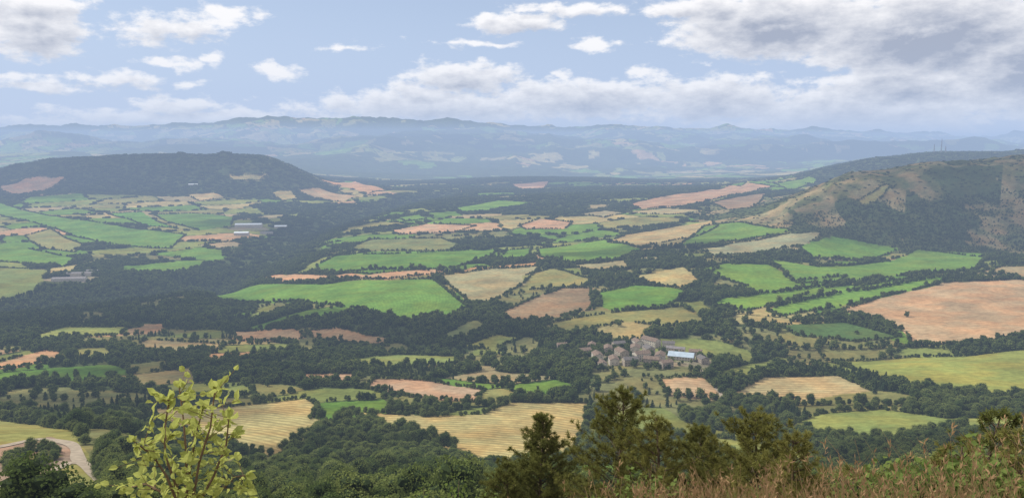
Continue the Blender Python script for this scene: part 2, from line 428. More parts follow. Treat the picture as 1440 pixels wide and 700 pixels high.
cb=me.color_attributes.new('Fld','FLOAT_COLOR','POINT'); cb.data.foreach_set('color',fld.astype(np.float32).ravel())
link(bpy.data.objects.new('terrain',me))
print('terrain',time.time()-t0)

# ------------------------------------------------------------ tree prototypes
def ico(sub):
    import bmesh
    bm=bmesh.new(); bmesh.ops.create_icosphere(bm,subdivisions=sub,radius=1)
    v=np.array([x.co[:] for x in bm.verts]); f=np.array([[q.index for q in x.verts] for x in bm.faces]); bm.free(); return v,f
IV,IF=ico(1)
def unit(a): return a/np.maximum(np.linalg.norm(a,axis=-1,keepdims=True),1e-9)
def tube(p0,p1,r0,r1,n=6):
    p0=np.array(p0,float);p1=np.array(p1,float); d=unit(p1-p0); a=np.array((0,0,1.)) if abs(d[2])<.9 else np.array((1.,0,0))
    e=unit(np.cross(d,a)); g=np.cross(d,e); an=np.linspace(0,2*np.pi,n,endpoint=False)
    ring=np.cos(an)[:,None]*e+np.sin(an)[:,None]*g
    v=np.vstack([p0+ring*r0,p1+ring*r1]); i=np.arange(n); j=(i+1)%n
    return v,np.stack([i,j,j+n,i+n],-1)
class Acc:
    def __init__(s): s.v=[];s.n=0;s.g={}
    def add(s,v,f,m):
        s.v.append(v); s.g.setdefault((f.shape[1],m),[]).append(f+s.n); s.n+=len(v)
    def mesh(s,name,mats,smooth=False):
        return fastmesh(name,np.vstack(s.v),[(np.vstack(f),k[1]) for k,f in s.g.items()],mats,smooth)
def leafquads(c,nrm,size,r):
    n=len(c); a=unit(r.normal(size=(n,3))); e=unit(np.cross(nrm,a)); g=np.cross(nrm,e)
    s=size*(.6+.8*r.random((n,1)))
    v=np.stack([c-e*s*.5,c-g*s*.42+nrm*s*.1,c+e*s*.5,c+g*s*.42+nrm*s*.1],1).reshape(-1,3)
    return v,np.arange(4*n).reshape(n,4)
def crown(A,r,base,h,R,nl,leaf,lobes,narrow=1.):
    cs=[];rs=[]
    for i in range(lobes):
        t=(i+.5)/lobes; zz=h*(.28+.60*t); rad=R*narrow*(1-.75*abs(t-.35)**1.3)*(.55*r.random()+.1)
        an=i*2.4+r.random()*1.2
        cs.append((base[0]+rad*math.cos(an),base[1]+rad*math.sin(an),base[2]+zz)); rs.append(R*(.38+.25*r.random())*(1-.3*t))
    cs=np.array(cs);rs=np.array(rs)
    for c,q in zip(cs,rs):
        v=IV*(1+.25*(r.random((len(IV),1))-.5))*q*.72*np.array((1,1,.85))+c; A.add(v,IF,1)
    k=r.choice(len(cs),nl,p=rs**2/np.sum(rs**2))
    d=unit(r.normal(size=(nl,3))+np.array((0,0,.25)))
    p=cs[k]+d*rs[k][:,None]*np.array((1,1,.85))*(.78+.34*r.random((nl,1)))
    nrm=unit(d+.7*r.normal(size=(nl,3)))
    v,f=leafquads(p,nrm,leaf,r); A.add(v,f,0)
    return cs
def decid(name,seed,h,R,nl,leaf,lobes,mat=None):
    r=np.random.default_rng(seed); A=Acc()
    cs=crown(A,r,(0,0,0),h,R,nl,leaf,lobes)
    v,f=tube((0,0,-.8),(0,0,h*.5),.28,.14); A.add(v,f,2)
    for c in cs[:4]:
        v,f=tube((0,0,h*.25),c,.12,.05,5); A.add(v,f,2)
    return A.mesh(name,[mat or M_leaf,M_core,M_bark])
def conif(name,seed,h,R,nl,leaf):
    r=np.random.default_rng(seed); A=Acc()
    v,f=tube((0,0,-.8),(0,0,h*.97),.2,.03); A.add(v,f,2)
    t=r.random(nl)**.8; an=r.random(nl)*6.283; tier=.75+.25*np.cos(t*h*4.5)
    rad=R*(1-t)**.7*tier*(.55+.5*r.random(nl)); z=h*(.1+.9*t)-rad*.2
    p=np.stack([rad*np.cos(an),rad*np.sin(an),z],-1); d=unit(np.stack([np.cos(an),np.sin(an),np.full(nl,.5)],-1)+.45*r.normal(size=(nl,3)))
    v,f=leafquads(p,d,leaf,r); A.add(v,f,0)
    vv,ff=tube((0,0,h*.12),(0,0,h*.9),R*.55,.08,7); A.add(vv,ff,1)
    return A.mesh(name,[M_con,M_core,M_bark])
def grove(name,seed,con=False):
    r=np.random.default_rng(seed); A=Acc()
    for i in range(9):
        b=(r.uniform(-10,10),r.uniform(-10,10),0)
        crown(A,r,b,r.uniform(6,10),r.uniform(3.2,4.6),60,1.9,4)
    return A.mesh(name,[M_con if con else M_leaf,M_core,M_bark])
protos=bpy.data.collections.new('tree_library')
pl=[decid('oak',i+1,8.3+i*.6,4.3+.35*i,280,1.1,7) for i in range(4)]
pl+=[conif('pine',11,9.5,2.9,260,.9),conif('pine',12,8,2.7,260,.9)]
pl+=[decid('oak_fine',21+i,8.8+i*1.1,4.5+.2*i,3400,.36,12+i,M_leaf2) for i in range(3)]
pl+=[grove('grove',31),grove('grove',32),grove('grove',33,True)]
for i,m in enumerate(pl):
    protos.objects.link(bpy.data.objects.new('k%02d'%i,m))
def gn():
    g=bpy.data.node_groups.new('scatter','GeometryNodeTree')
    g.interface.new_socket('Geometry',in_out='INPUT',socket_type='NodeSocketGeometry'); g.interface.new_socket('Geometry',in_out='OUTPUT',socket_type='NodeSocketGeometry')
    n=g.nodes; i=n.new('NodeGroupInput'); o=n.new('NodeGroupOutput'); ip=n.new('GeometryNodeInstanceOnPoints'); ci=n.new('GeometryNodeCollectionInfo')
    ci.inputs['Collection'].default_value=protos; ci.inputs['Separate Children'].default_value=True; ci.inputs['Reset Children'].default_value=True
    def at(nm,t): 
        a=n.new('GeometryNodeInputNamedAttribute'); a.data_type=t; a.inputs['Name'].default_value=nm; return a.outputs['Attribute']
    L=g.links.new
    ip.inputs['Pick Instance'].default_value=True
    e=n.new('FunctionNodeEulerToRotation'); L(at('rot','FLOAT_VECTOR'),e.inputs[0])
    L(i.outputs[0],ip.inputs['Points']); L(ci.outputs[0],ip.inputs['Instance']); L(at('kind','INT'),ip.inputs['Instance Index'])
    L(e.outputs[0],ip.inputs['Rotation']); L(at('scl','FLOAT_VECTOR'),ip.inputs['Scale']); L(ip.outputs[0],o.inputs[0])
    return g
GN=gn()
def scatter(name,x,y,kind,s,sink=.2):
    n=len(x); z=height(x,y)-sink
    me=bpy.data.meshes.new(name); me.vertices.add(n); me.vertices.foreach_set('co',np.stack([x,y,z],-1).astype(np.float32).ravel())
    a=me.attributes.new('kind','INT','POINT'); a.data.foreach_set('value',kind.astype(np.int32))
    r=np.zeros((n,3)); r[:,2]=rng.random(n)*6.283; r[:,0]=rng.normal(0,.05,n)
    a=me.attributes.new('rot','FLOAT_VECTOR','POINT'); a.data.foreach_set('vector',r.astype(np.float32).ravel())
    sc=np.stack([s*rng.uniform(.85,1.25,n),s*rng.uniform(.85,1.25,n),s*rng.uniform(.8,1.15,n)],-1)
    a=me.attributes.new('scl','FLOAT_VECTOR','POINT'); a.data.foreach_set('vector',sc.astype(np.float32).ravel())
    me.update()
    o=link(bpy.data.objects.new(name,me)); m=o.modifiers.new('scatter','NODES'); m.node_group=GN
    print(name,n); return o
def cand(d0,d1,um,area):
    n=int(um*(d1*d1-d0*d0)/area); d=np.sqrt(rng.uniform(d0*d0,d1*d1,n)); u=rng.uniform(-um,um,n); return u*d,d
VILL=[site(900,500)[:2],site(950,502)[:2],site(850,504)[:2],site(107,392)[:2],site(107,392)[:2],site(350,322)[:2]]
def clear(x,y):
    k=np.ones(len(x),bool)
    for (a,b),(rx,ry,oy) in zip(VILL,[(60,48,-8),(50,44,-10),(40,36,-5),(75,60,-20),(60,80,-60),(85,130,-80)]):
        k&=((x-a)/rx)**2+((y-b-oy)/ry)**2>1
    return k
x,y=cand(115,2300,.78,30)
c_,tp,_,_=classify(x,y)
k=(rng.random(len(x))<tp*.95)&clear(x,y); x=x[k];y=y[k]
u=x/y
con=((fbm(x/110,y/110,3,201)>.64)|((u<-.44)&(u>-.62)&(y>560)&(y<760)))&(rng.random(len(x))<.8)
kind=rng.integers(0,4,len(x)); kind=np.where(y<760,rng.integers(6,9,len(x)),kind); kind=np.where(con,rng.integers(4,6,len(x)),kind)
s=(.42+.85*rng.random(len(x))**1.3)*(.70+.6*fbm(x/90,y/90,2,205))
hl=(y>1900)&(u>.27); s=np.where(hl,s*.5,s); s=np.where(y<480,s*1.12,s)
scatter('woodland',x,y,kind,s)
x,y=cand(2200,7000,.8,380)
c_,tp,_,_=classify(x,y); k=(rng.random(len(x))<tp)&clear(x,y); x=x[k];y=y[k]
hl=(y<3400)&(x/y>.25)
scatter('distant_woodland',x,y,rng.integers(9,12,len(x)),np.where(hl,.42,.75+.4*rng.random(len(x))),1.)
# hedgerows
HX=[];HY=[];HS=[]
def hedge(p,q,sp_,s0,s1,jit=1.2):
    p=np.array(p);q=np.array(q); n=max(2,int(np.linalg.norm(q-p)/sp_)); t=np.linspace(0,1,n)[:,None]
    w=p+(q-p)*t+rng.normal(0,jit,(n,2)); s=rng.uniform(s0,s1,n); s*=np.where(rng.random(n)<.10,1.7,1)
    k=fbm(w[:,0]/25,w[:,1]/25,2,211)>.27; HX.append(w[k,0]);HY.append(w[k,1]);HS.append(s[k])
for c,w_,s_ in POLY:
    if c=='S': continue
    for i in range(len(w_)):
        p,q=w_[i],w_[(i+1)%len(w_)]
        if max(p[1],q[1])>6500 or min(p[1],q[1])<300: continue
        if rng.random()<.9: hedge(p,q,2.7,.30,.62)
for pts in [[(1085,432),(1180,412),(1320,390)],[(1030,372),(1110,364),(1160,374),(1250,368)],[(1165,490),(1290,488),(1440,486)],[(1000,420),(1090,412),(1200,396)],
            [(870,438),(960,431),(1000,455)],[(450,386),(620,382)],[(655,430),(700,450),(760,455)],[(960,365),(1060,362),(1140,364),(1240,366)],[(1095,452),(1190,452),(1265,473)],
            [(985,395),(1010,375)],[(1100,570),(1250,570),(1440,572)],[(1290,386),(1370,383),(1440,394)]]:
    w_=[site(*p)[:2] for p in pts]
    for p,q in zip(w_[:-1],w_[1:]): hedge(p,q,3.6,.5,1.0,2)
for px,py,s in [(1275,446,1.0),(768,448,.8),(625,632,1.3),(612,634,1.),(637,630,1.1),(1325,585,1.1),(1035,560,.8),(1205,470,.9),(1215,560,.7)]:
    q=site(px,py); HX.append(np.array([q[0]]));HY.append(np.array([q[1]]));HS.append(np.array([s]))
x=np.concatenate(HX);y=np.concatenate(HY);s=np.concatenate(HS); k=(np.abs(x/y)<1)&clear(x,y)
x=x[k];y=y[k];s=s[k]
scatter('hedgerow_trees',x,y,np.where(y<760,rng.integers(6,9,len(x)),rng.integers(0,4,len(x))),s)
# round copse on the green hill
q=site(1025,412); n=150; a=rng.random(n)*6.283; r=np.sqrt(rng.random(n))
scatter('copse',q[0]+r*np.cos(a)*46,q[1]+r*np.sin(a)*46,rng.integers(0,4,n),rng.uniform(.8,1.1,n))

# ------------------------------------------------------------ buildings
M_stone=simple('stone_wall',(.29,.25,.20),.95,.3,.6); M_rend=simple('rendered_wall',(.42,.38,.32),.9,.15,.4)
M_tile=simple('clay_tile_roof',(.155,.115,.088),.9,.35,.8); M_slate=simple('slate_roof',(.115,.105,.10),.8,.3,.8)
M_white=simple('white_sheet_roof',(.58,.62,.66),.6,.08,.3); M_dark=simple('window_dark',(.02,.022,.025),.3,.1,1,.5)
M_steel=simple('grey_sheet_roof',(.17,.155,.155),.6,.2,.3)
M_blue=simple('blue_grey_sheet_roof',(.33,.40,.47),.6,.1,.3)
def gquads(A,pts,m): A.add(np.array(pts,float),np.arange(len(pts)).reshape(1,-1),m)
def house(name,x,y,rot,w,l,h,wm,rm,pitch=.45,chim=True):
    z=float(min(height(np.array([x-l/2,x+l/2,x,x]),np.array([y,y,y-w/2,y+w/2]))))-.3
    h=h+.6
    e=link(bpy.data.objects.new(name,None)); e.location=(x,y,z); e.rotation_euler=(0,0,rot)
    rh=w/2*pitch; a,b=l/2,w/2
    A=Acc()
    gquads(A,[(-a,-b,-3),(a,-b,-3),(a,-b,h),(-a,-b,h)],0); gquads(A,[(a,b,-3),(-a,b,-3),(-a,b,h),(a,b,h)],0)
    gquads(A,[(a,-b,-3),(a,b,-3),(a,b,h),(a,0,h+rh),(a,-b,h)],0); gquads(A,[(-a,b,-3),(-a,-b,-3),(-a,-b,h),(-a,0,h+rh),(-a,b,h)],0)
    parts=[('walls',A.mesh('walls',[wm]))]
    A=Acc(); ov=.45; t=.22
    for s in (-1,1):
        sl=rh/b
        v=[(-a-ov,0,h+rh+.06),(a+ov,0,h+rh+.06),(a+ov,s*(b+ov),h-ov*sl+.06),(-a-ov,s*(b+ov),h-ov*sl+.06)]
        if s>0: v=v[::-1]
        v2=[(p[0],p[1],p[2]+t) for p in v]
        vv=np.array(v+v2); A.add(vv,np.array([[3,2,1,0],[4,5,6,7],[0,1,5,4],[1,2,6,5],[2,3,7,6],[3,0,4,7]]),0)
    parts.append(('roof',A.mesh('roof',[rm])))
    A=Acc(); nw=max(2,int(l/3.2)); fl=max(1,int(h/2.9))
    for s in (-1,1):
        for f in range(fl):
            for i in range(nw):
                cx=-a+(i+.5)*l/nw; z0=.6+1.0+f*2.8
                if z0+1.3>h: continue
                yy=s*(b+.03); A.add(np.array([(cx-.5,yy,z0),(cx+.5,yy,z0),(cx+.5,yy,z0+1.3),(cx-.5,yy,z0+1.3)]),np.array([[0,1,2,3]]),0)
    for s in (-1,1):
        for f in range(fl):
            xx=s*(a+.03); z0=1.6+f*2.8
            for cy in (-b*.45,b*.45): A.add(np.array([(xx,cy-.45,z0),(xx,cy+.45,z0),(xx,cy+.45,z0+1.2),(xx,cy-.45,z0+1.2)]),np.array([[0,1,2,3]]),0)
    parts.append(('windows',A.mesh('windows',[M_dark])))
    if chim:
        A=Acc(); v,f=tube((a*.6,.3,h+rh*.6),(a*.6,.3,h+rh+1.4),.45,.4,4); A.add(v,f,0); parts.append(('chimney',A.mesh('chimney',[wm])))
    for n_,m_ in parts:
        o=link(bpy.data.objects.new(n_,m_)); o.parent=e
    return e
rr=random.Random(3)
HS_=[]
for px,py,w_,l_,h_ in [(822,499,11,16,8),(840,507,11,19,9),(855,497,11,18,9),(863,512,11,17,8),(874,503,12,20,10),(886,513,11,17,8),(893,497,12,19,10),(902,507,11,20,10),(916,513,11,18,8),(912,498,11,17,10),(928,508,11,17,9),(936,517,10,15,7),(870,490,10,17,8),(832,491,10,15,7),(896,487,10,17,8),(846,517,10,15,7),(978,500,10,16,7),(988,510,10,15,7),(940,490,10,16,8)]:
    q=site(px,py); HS_.append(q); house('stone_house',q[0],q[1],rr.choice([0,.3,-.4,1.3,1.7])+rr.uniform(-.2,.2),w_,l_,h_,rr.choice([M_stone,M_stone,M_rend]),rr.choice([M_tile,M_tile,M_slate]))
q=site(958,505); house('farm_barn',q[0],q[1],-.35,17,30,6,M_rend,M_blue,.45,False)
q=site(950,495); house('farm_barn',q[0],q[1],-.35,10,24,6,M_rend,M_steel,.35,False)
q=site(915,486); house('farm_barn',q[0],q[1],-.9,12,26,9,M_rend,M_tile,.55,False)
q=site(790,490); house('stone_house',q[0],q[1],.2,9,14,7,M_stone,M_tile)
for px,py,w_,l_,m_ in [(98,395,19,78,M_steel),(112,388,15,64,M_steel),(132,384,13,38,M_steel)]:
    q=site(px,py); house('farm_shed',q[0],q[1],.12,w_,l_,8,M_rend,m_,.3,False)
for px,py,w_,l_,m_ in [(350,319,30,100,M_white),(395,321,24,46,M_white),(375,330,18,44,M_steel),(272,262,16,50,M_white),(340,331,22,50,M_white)]:
    q=site(px,py); house('warehouse',q[0],q[1],.1,w_,l_,11,M_rend,m_,.3,False)
# garden trees in the village
n=150; a=rng.random(n)*6.28; r=np.sqrt(rng.random(n)); c0=site(895,503)
x=c0[0]+r*np.cos(a)*100; y=c0[1]+r*np.sin(a)*66; k=np.ones(n,bool)
for q in HS_: k&=np.hypot(x-q[0],(y-q[1]))>12
q=site(955,504); k&=np.hypot(x-q[0],y-q[1])>26
scatter('garden_trees',x[k],y[k],rng.integers(6,9,k.sum()),rng.uniform(.4,.9,k.sum()))
# masts on the plateau
M_met=simple('mast_metal',(.20,.20,.22),.6)
for px,hh in ((1309,58),(1319,90),(1325,48)):
    u_=(px-720)/F*1.0; d_=4760; x_=u_*d_; z_=float(height(np.array([x_]),np.array([float(d_)]))[0])
    A=Acc(); R=4.
    legs=[(R*math.cos(k*2.094),R*math.sin(k*2.094)) for k in range(3)]
    for k in range(3):
        v,f=tube((legs[k][0],legs[k][1],-5),(legs[k][0]*.2,legs[k][1]*.2,hh),1.1,.7,4); A.add(v,f,0)
        for j in range(10):
            t0_=j/10;t1_=(j+1)/10; a_=1-.8*t0_;b_=1-.8*t1_; g=legs[(k+1)%3]
            v,f=tube((legs[k][0]*a_,legs[k][1]*a_,hh*t0_),(g[0]*b_,g[1]*b_,hh*t1_),.4,.4,3); A.add(v,f,0)
    v,f=tube((0,0,hh*.6),(0,0,hh*.75),2.4,2.4,8); A.add(v,f,0)
    o=link(bpy.data.objects.new('radio_mast',A.mesh('radio_mast',[M_met]))); o.location=(x_,d_,z_)

# ------------------------------------------------------------ tracks
M_dirt=simple('dirt_track',(.27,.225,.17),.95,.15,.3)
def road(name,pts,wd,mat,off=.35):
    w_=np.array([site(*p)[:2] for p in pts]); seg=np.r_[0,np.cumsum(np.hypot(*np.diff(w_,axis=0).T))]
    s=np.arange(0,seg[-1],1.5); xs=pchip(seg,w_,s)
    tg=np.gradient(xs,axis=0); tg=unit(tg); nm=np.stack([-tg[:,1],tg[:,0]],-1)
    k=5; off_=np.linspace(-.5,.5,k); pts_=xs[:,None,:]+nm[:,None,:]*(off_[None,:,None]*wd*(1+.12*np.sin(s/9))[:,None,None])
    zz=height(pts_[...,0].ravel(),pts_[...,1].ravel()).reshape(pts_.shape[:2])+off
    v=np.concatenate([pts_,zz[...,None]],-1).reshape(-1,3); i=np.arange(len(s)*k).reshape(-1,k)
    f=np.stack([i[:-1,:-1],i[:-1,1:],i[1:,1:],i[1:,:-1]],-1).reshape(-1,4)
    link(bpy.data.objects.new(name,fastmesh(name,v,[(f,0)],[mat],True)))
road('dirt_road',[(-60,636),(0,628),(50,618),(92,622),(112,648),(140,672),(150,700),(170,740)],6,M_dirt)
road('dirt_road',[(-40,690),(0,684),(60,668),(98,650),(118,652)],4.5,M_dirt,.3)
road('dirt_road',[(-40,700),(20,692),(50,684),(70,700),(80,730)],4,M_dirt,.3)
road('village_road',[(985,520),(998,535),(1012,552),(1003,575),(985,600)],4,M_dirt)
road('farm_road',[(60,402),(110,398),(150,392),(165,380),(150,372)],6,M_dirt)

# ------------------------------------------------------------ foreground
M_needle=leafmat('pine_needles',(.080,.105,.030),(.21,.20,.060),.35,1.5)
def at_depth(px,py,d):
    xc=(px-720)/F; yc=(350-py)/F; dy=cp+yc*sp; t=d/dy
    return np.array((xc*t,d,H+(-sp+yc*cp)*t))
def fine_pine(name,px,pytop,d,R,seed,sparse=1.,lean=0,dens=1.,slope=.55):
    r=np.random.default_rng(seed); top=at_depth(px,pytop,d); gx=float(height(np.array([top[0]]),np.array([d]))[0]); h=top[2]-gx
    A=Acc(); K=10
    prev=np.array((0,0,-.3)); pr=.13
    for i in range(1,K+1):
        t=i/K; p=np.array((lean*t*t+.06*math.sin(t*7+seed),.06*math.cos(t*5),h*t)); v,f=tube(prev,p,pr,.13*(1-t)+.012,7); A.add(v,f,1); prev=p;pr=.13*(1-t)+.012
    tuO=[];tuD=[]
    zz=h*.12; 
    while zz<h*.985:
        t=zz/h; L=(R*(1-math.exp(-slope*(h-zz)/R))+.08)*(.8+.35*r.random())*min(1,.5+t*1.6)
        nb=int(r.integers(4,7)*sparse)+1; a0=r.random()*6.28
        for b in range(nb):
            a=a0+b*6.283/nb+r.normal(0,.25); l=L*r.uniform(.5,1.25); up=.25+.5*t+r.normal(0,.12)
            o=np.array((lean*t*t,0,zz)); dv=unit(np.array((math.cos(a),math.sin(a),up)))
            end=o+dv*l+np.array((0,0,.12*l)); v,f=tube(o,end,.02*(1-t)+.012,.006,4); A.add(v,f,1)
            n=max(3,int(l*11*dens))
            tt=r.uniform(.22,1,n)[:,None]; base=o+(end-o)*tt
            sd=unit(dv+r.normal(0,.75,(n,3))+np.array((0,0,.25))); sl=(.10+.24*l*(1.05-tt))*r.uniform(.5,1.2,(n,1))
            for q in range(3):
                tuO.append(base+sd*sl*(q+1)/3); tuD.append(sd)
            tuO.append(end[None]); tuD.append(dv[None])
        zz+=r.uniform(.20,.36)
    O=np.vstack(tuO);Dv=np.vstack(tuD); m=12
    O=np.repeat(O,m,0);Dv=np.repeat(Dv,m,0); n=len(O)
    nd=unit(Dv*.8+r.normal(0,.6,(n,3))); sd=unit(np.cross(nd,r.normal(size=(n,3)))); ln=r.uniform(.08,.15,(n,1))
    v=np.stack([O-sd*.008,O+sd*.008,O+nd*ln+sd*.004,O+nd*ln-sd*.004],1).reshape(-1,3); A.add(v,np.arange(4*n).reshape(n,4),0)
    o=link(bpy.data.objects.new(name,A.mesh(name,[M_needle,M_bark]))); o.location=(top[0],d,gx)
    print(name,n,h)
fine_pine('pine_tree',762,583,32,2.4,1,1.2,dens=1.2,slope=.85)
fine_pine('pine_tree',868,549,26,2.9,2,.85,.2,slope=1.)
fine_pine('pine_tree',925,588,24,2.2,3,.9,slope=1.)
fine_pine('pine_tree',985,598,28,2.5,7,1.,slope=.9)
fine_pine('pine_tree',1065,580,24,3.0,4,1.1,dens=1.1,slope=1.1)
fine_pine('pine_tree',1118,612,21,2.3,5,.95,slope=1.)
fine_pine('pine_tree',712,652,30,1.8,9,1.,slope=.9)
fine_pine('pine_tree',1385,585,15,1.9,6,.5,.3,.7,slope=1.1)
fine_pine('pine_tree',1335,628,14,1.5,16,.5,.3,.7,slope=1.1)
fine_pine('pine_tree',1440,612,13,1.7,8,.55,0,.7,slope=1.1)
fine_pine('pine_tree',1205,655,18,1.4,18,.7,0,.8,slope=1.)

# broad-leaved shrubs on the brow
def shrub(name,px,pytop,d,R,seed,mat):
    top=at_depth(px,pytop,d); g=float(height(np.array([top[0]]),np.array([d]))[0]); h=max(.6,top[2]-g); r=np.random.default_rng(seed); A=Acc(); LPs=[];Ns=[]
    for b in range(26):
        a=r.random()*6.28; e=np.array((math.cos(a)*R*r.random()**.6,math.sin(a)*R*r.random()**.6,h*r.uniform(.5,1.)))
        m=e*np.array((.35,.35,.55)); v,f=tube((0,0,-.2),m,.022,.014,5); A.add(v,f,1); v,f=tube(m,e,.014,.004,5); A.add(v,f,1)
        n=46; t=r.uniform(.1,1.03,n)[:,None]; LPs.append(m+(e-m)*t+r.normal(0,.10,(n,3)))
    LPs=np.vstack(LPs); n=len(LPs); nm=unit(r.normal(0,.6,(n,3))+np.array((0,0,.7))); v,f=leafquads(LPs,nm,.075,r); A.add(v,f,0)
    o=link(bpy.data.objects.new(name,A.mesh(name,[mat,M_bark]))); o.location=(top[0],d,g)
M_shr=leafmat('shrub_leaf',(.075,.115,.03),(.19,.24,.07),.35,3)
for px,py,d,R,sd in [(1290,658,9,.7,1),(1245,670,8,.5,2),(1395,655,8,.7,3),(905,668,11,.7,4),(640,684,14,1.0,5),(590,688,12,.7,6),(1325,672,7,.4,7),(1430,664,7,.5,8)]:
    shrub('shrub',px,py,d,R,sd,M_shr)

# leafy sapling
M_sap=leafmat('sapling_leaf',(.20,.25,.055),(.44,.47,.14),.45,9); M_twig=simple('twig',(.16,.11,.07),.9)
r=np.random.default_rng(5); A=Acc()
base=at_depth(262,760,4.0); base[2]=float(height(np.array([base[0]]),np.array([4.]))[0])-.05
stems=[[(262,720),(262,640),(258,590),(252,545)],[(268,720),(280,650),(296,600),(302,548)],[(255,720),(235,670),(215,640),(188,620)],[(272,720),(300,670),(318,625),(322,588)],
       [(258,710),(232,640),(232,600),(238,560)],[(250,720),(225,690),(205,680),(178,686)],[(275,720),(310,690),(330,670),(345,668)],[(262,700),(270,640),(276,610),(285,575)]]
LP=[];LD=[]
for si,st in enumerate(stems):
    dd=4+r.uniform(-.25,.25)
    pts=[base]+[at_depth(a,b,4+(dd-4)*(k+1)/len(st)) for k,(a,b) in enumerate(st)]
    for k in range(len(pts)-1):
        r0=.008*(1-k/len(pts))+.0015; r1=.008*(1-(k+1)/len(pts))+.0015
        v,f=tube(pts[k],pts[k+1],r0,r1,6); A.add(v,f,1)
        if k==0: continue
        ax=unit(pts[k+1]-pts[k])
        nt_=5 if k<len(pts)-2 else 7
        for j in range(nt_):
            t=r.random(); p=pts[k]+(pts[k+1]-pts[k])*t; sd=unit(ax*.4+r.normal(0,.65,3)); e=p+sd*r.uniform(.05,.16)
            v,f=tube(p,e,.0022,.001,4); A.add(v,f,1)
            for q in range(4): LP.append(e+(p-e)*q*.27); LD.append(unit(sd+r.normal(0,.6,3)))
    for q in range(4): LP.append(pts[-1]); LD.append(unit(ax+r.normal(0,.5,3)))
LP=np.array(LP);LD=np.array(LD); n=len(LP)
nm=unit(r.normal(0,.6,(n,3))+np.array((0,-.35,.6))); sd=unit(np.cross(LD,nm)); nm=np.cross(sd,LD); ln=r.uniform(.028,.066,(n,1)); wd=ln*.34
cols=[(0,0,0),(.3,1,.10),(.65,.9,.10),(1,0,-.12),(.65,-.9,.10),(.3,-1,.10),(.5,0,0)]
v=np.stack([LP+LD*ln*a+sd*wd*b+nm*ln*c for a,b,c in cols],1).reshape(-1,3)
i0=np.arange(n)[:,None]*7
A.add(v,np.vstack([i0+np.array([[0,6,2,1]]),i0+np.array([[0,5,4,6]])]),0)
A.add(v.copy(),np.vstack([i0+np.array([[6,3,2]]),i0+np.array([[6,4,3]])]),0)
link(bpy.data.objects.new('leafy_sapling',A.mesh('leafy_sapling',[M_sap,M_twig])))

# dry grass
def grass(name,n,d0,d1,u0,u1,h0,h1,w0,w1,mat,seeds,fr,seed,ramp):
    d=rng.uniform(d0,d1,n); u=rng.uniform(u0,u1,n)
    keep=rng.random(n)<(sstep(u0,ramp,u)*(.12+.88*sstep(.42,.6,fbm(u*d*fr,d*fr,2,seed)))); d=d[keep];u=u[keep]
    x=u*d; z=height(x,d); n=len(x); hh=rng.uniform(h0,h1,n)*(.55+.9*fbm(x*.8,d*.8,2,303)); wdt=rng.uniform(w0,w1,n)
    la=rng.random(n)*6.283; ll=hh*rng.uniform(.1,.7,n); dx=np.cos(la);dy=np.sin(la)
    B=np.stack([x,d,z-.03],-1); S=np.stack([np.ones(n),np.zeros(n),np.zeros(n)],-1)
    lv=[]
    for t in (0,.4,.75,1):
        c=B+np.stack([dx*ll*t*t,dy*ll*t*t,hh*t],-1); ww=(wdt*(1-.75*t))[:,None]; lv+= [c-S*ww,c+S*ww]
    tip=B+np.stack([dx*ll,dy*ll,hh],-1); hd=(rng.random(n)<seeds)
    v=np.stack(lv,1).reshape(-1,3); i=np.arange(n)[:,None]*8
    f=np.vstack([i+np.array([[0,1,3,2]]),i+np.array([[2,3,5,4]]),i+np.array([[4,5,7,6]])])
    A=Acc(); A.add(v,f,0)
    if seeds>0:
        tp_=tip[hd]; m=len(tp_); k8=8
        O=np.repeat(tp_,k8,0)-np.array((0,0,1))*rng.uniform(0,.10,(m*k8,1)); dr=unit(rng.normal(0,.5,(m*k8,3))+np.array((0,0,1.))); sdv=unit(np.cross(dr,rng.normal(size=(m*k8,3))))
        v=np.stack([O,O+dr*.018+sdv*.004,O+dr*.036,O+dr*.018-sdv*.004],1).reshape(-1,3); A.add(v,np.arange(4*len(O)).reshape(-1,4),0)
    link(bpy.data.objects.new(name,A.mesh(name,[mat])))
M_dry=leafmat('dry_grass',(.20,.12,.065),(.42,.29,.16),.3,4)
grass('dry_grass',15000,3.4,13,-.05,.85,.15,.54,.0012,.003,M_dry,.35,1.1,301,.35)
M_weed=leafmat('green_weed',(.09,.12,.03),(.22,.24,.08),.35,5)
grass('green_weeds',6000,3.4,9,.1,.85,.12,.40,.003,.009,M_weed,0,.9,341,.45)

# ------------------------------------------------------------ haze layer, airlight put in as volume glow
m,nt,o=nmat('glowing_haze')
DL=9500.
ab=N(nt,'ShaderNodeVolumeAbsorption'); ab.inputs['Color'].default_value=(0,0,0,1); ab.inputs['Density'].default_value=1/DL
em=N(nt,'ShaderNodeEmission'); em.inputs['Color'].default_value=(.43,.56,.80,1); em.inputs['Strength'].default_value=1/DL
ad=N(nt,'ShaderNodeAddShader'); nt.links.new(ab.outputs[0],ad.inputs[0]); nt.links.new(em.outputs[0],ad.inputs[1]); nt.links.new(ad.outputs[0],o.inputs['Volume'])
try: m.cycles.homogeneous_volume=True
except Exception as ex: print(ex)
bx=np.array([(a,b,c) for a in (-75000,75000) for b in (-75000,75000) for c in (-900,620)],float)
me=fastmesh('glowing_haze',bx,[(np.array([[0,1,3,2],[4,6,7,5],[0,4,5,1],[2,3,7,6],[0,2,6,4],[1,5,7,3]]),0)],[m])
link(bpy.data.objects.new('glowing_haze',me))

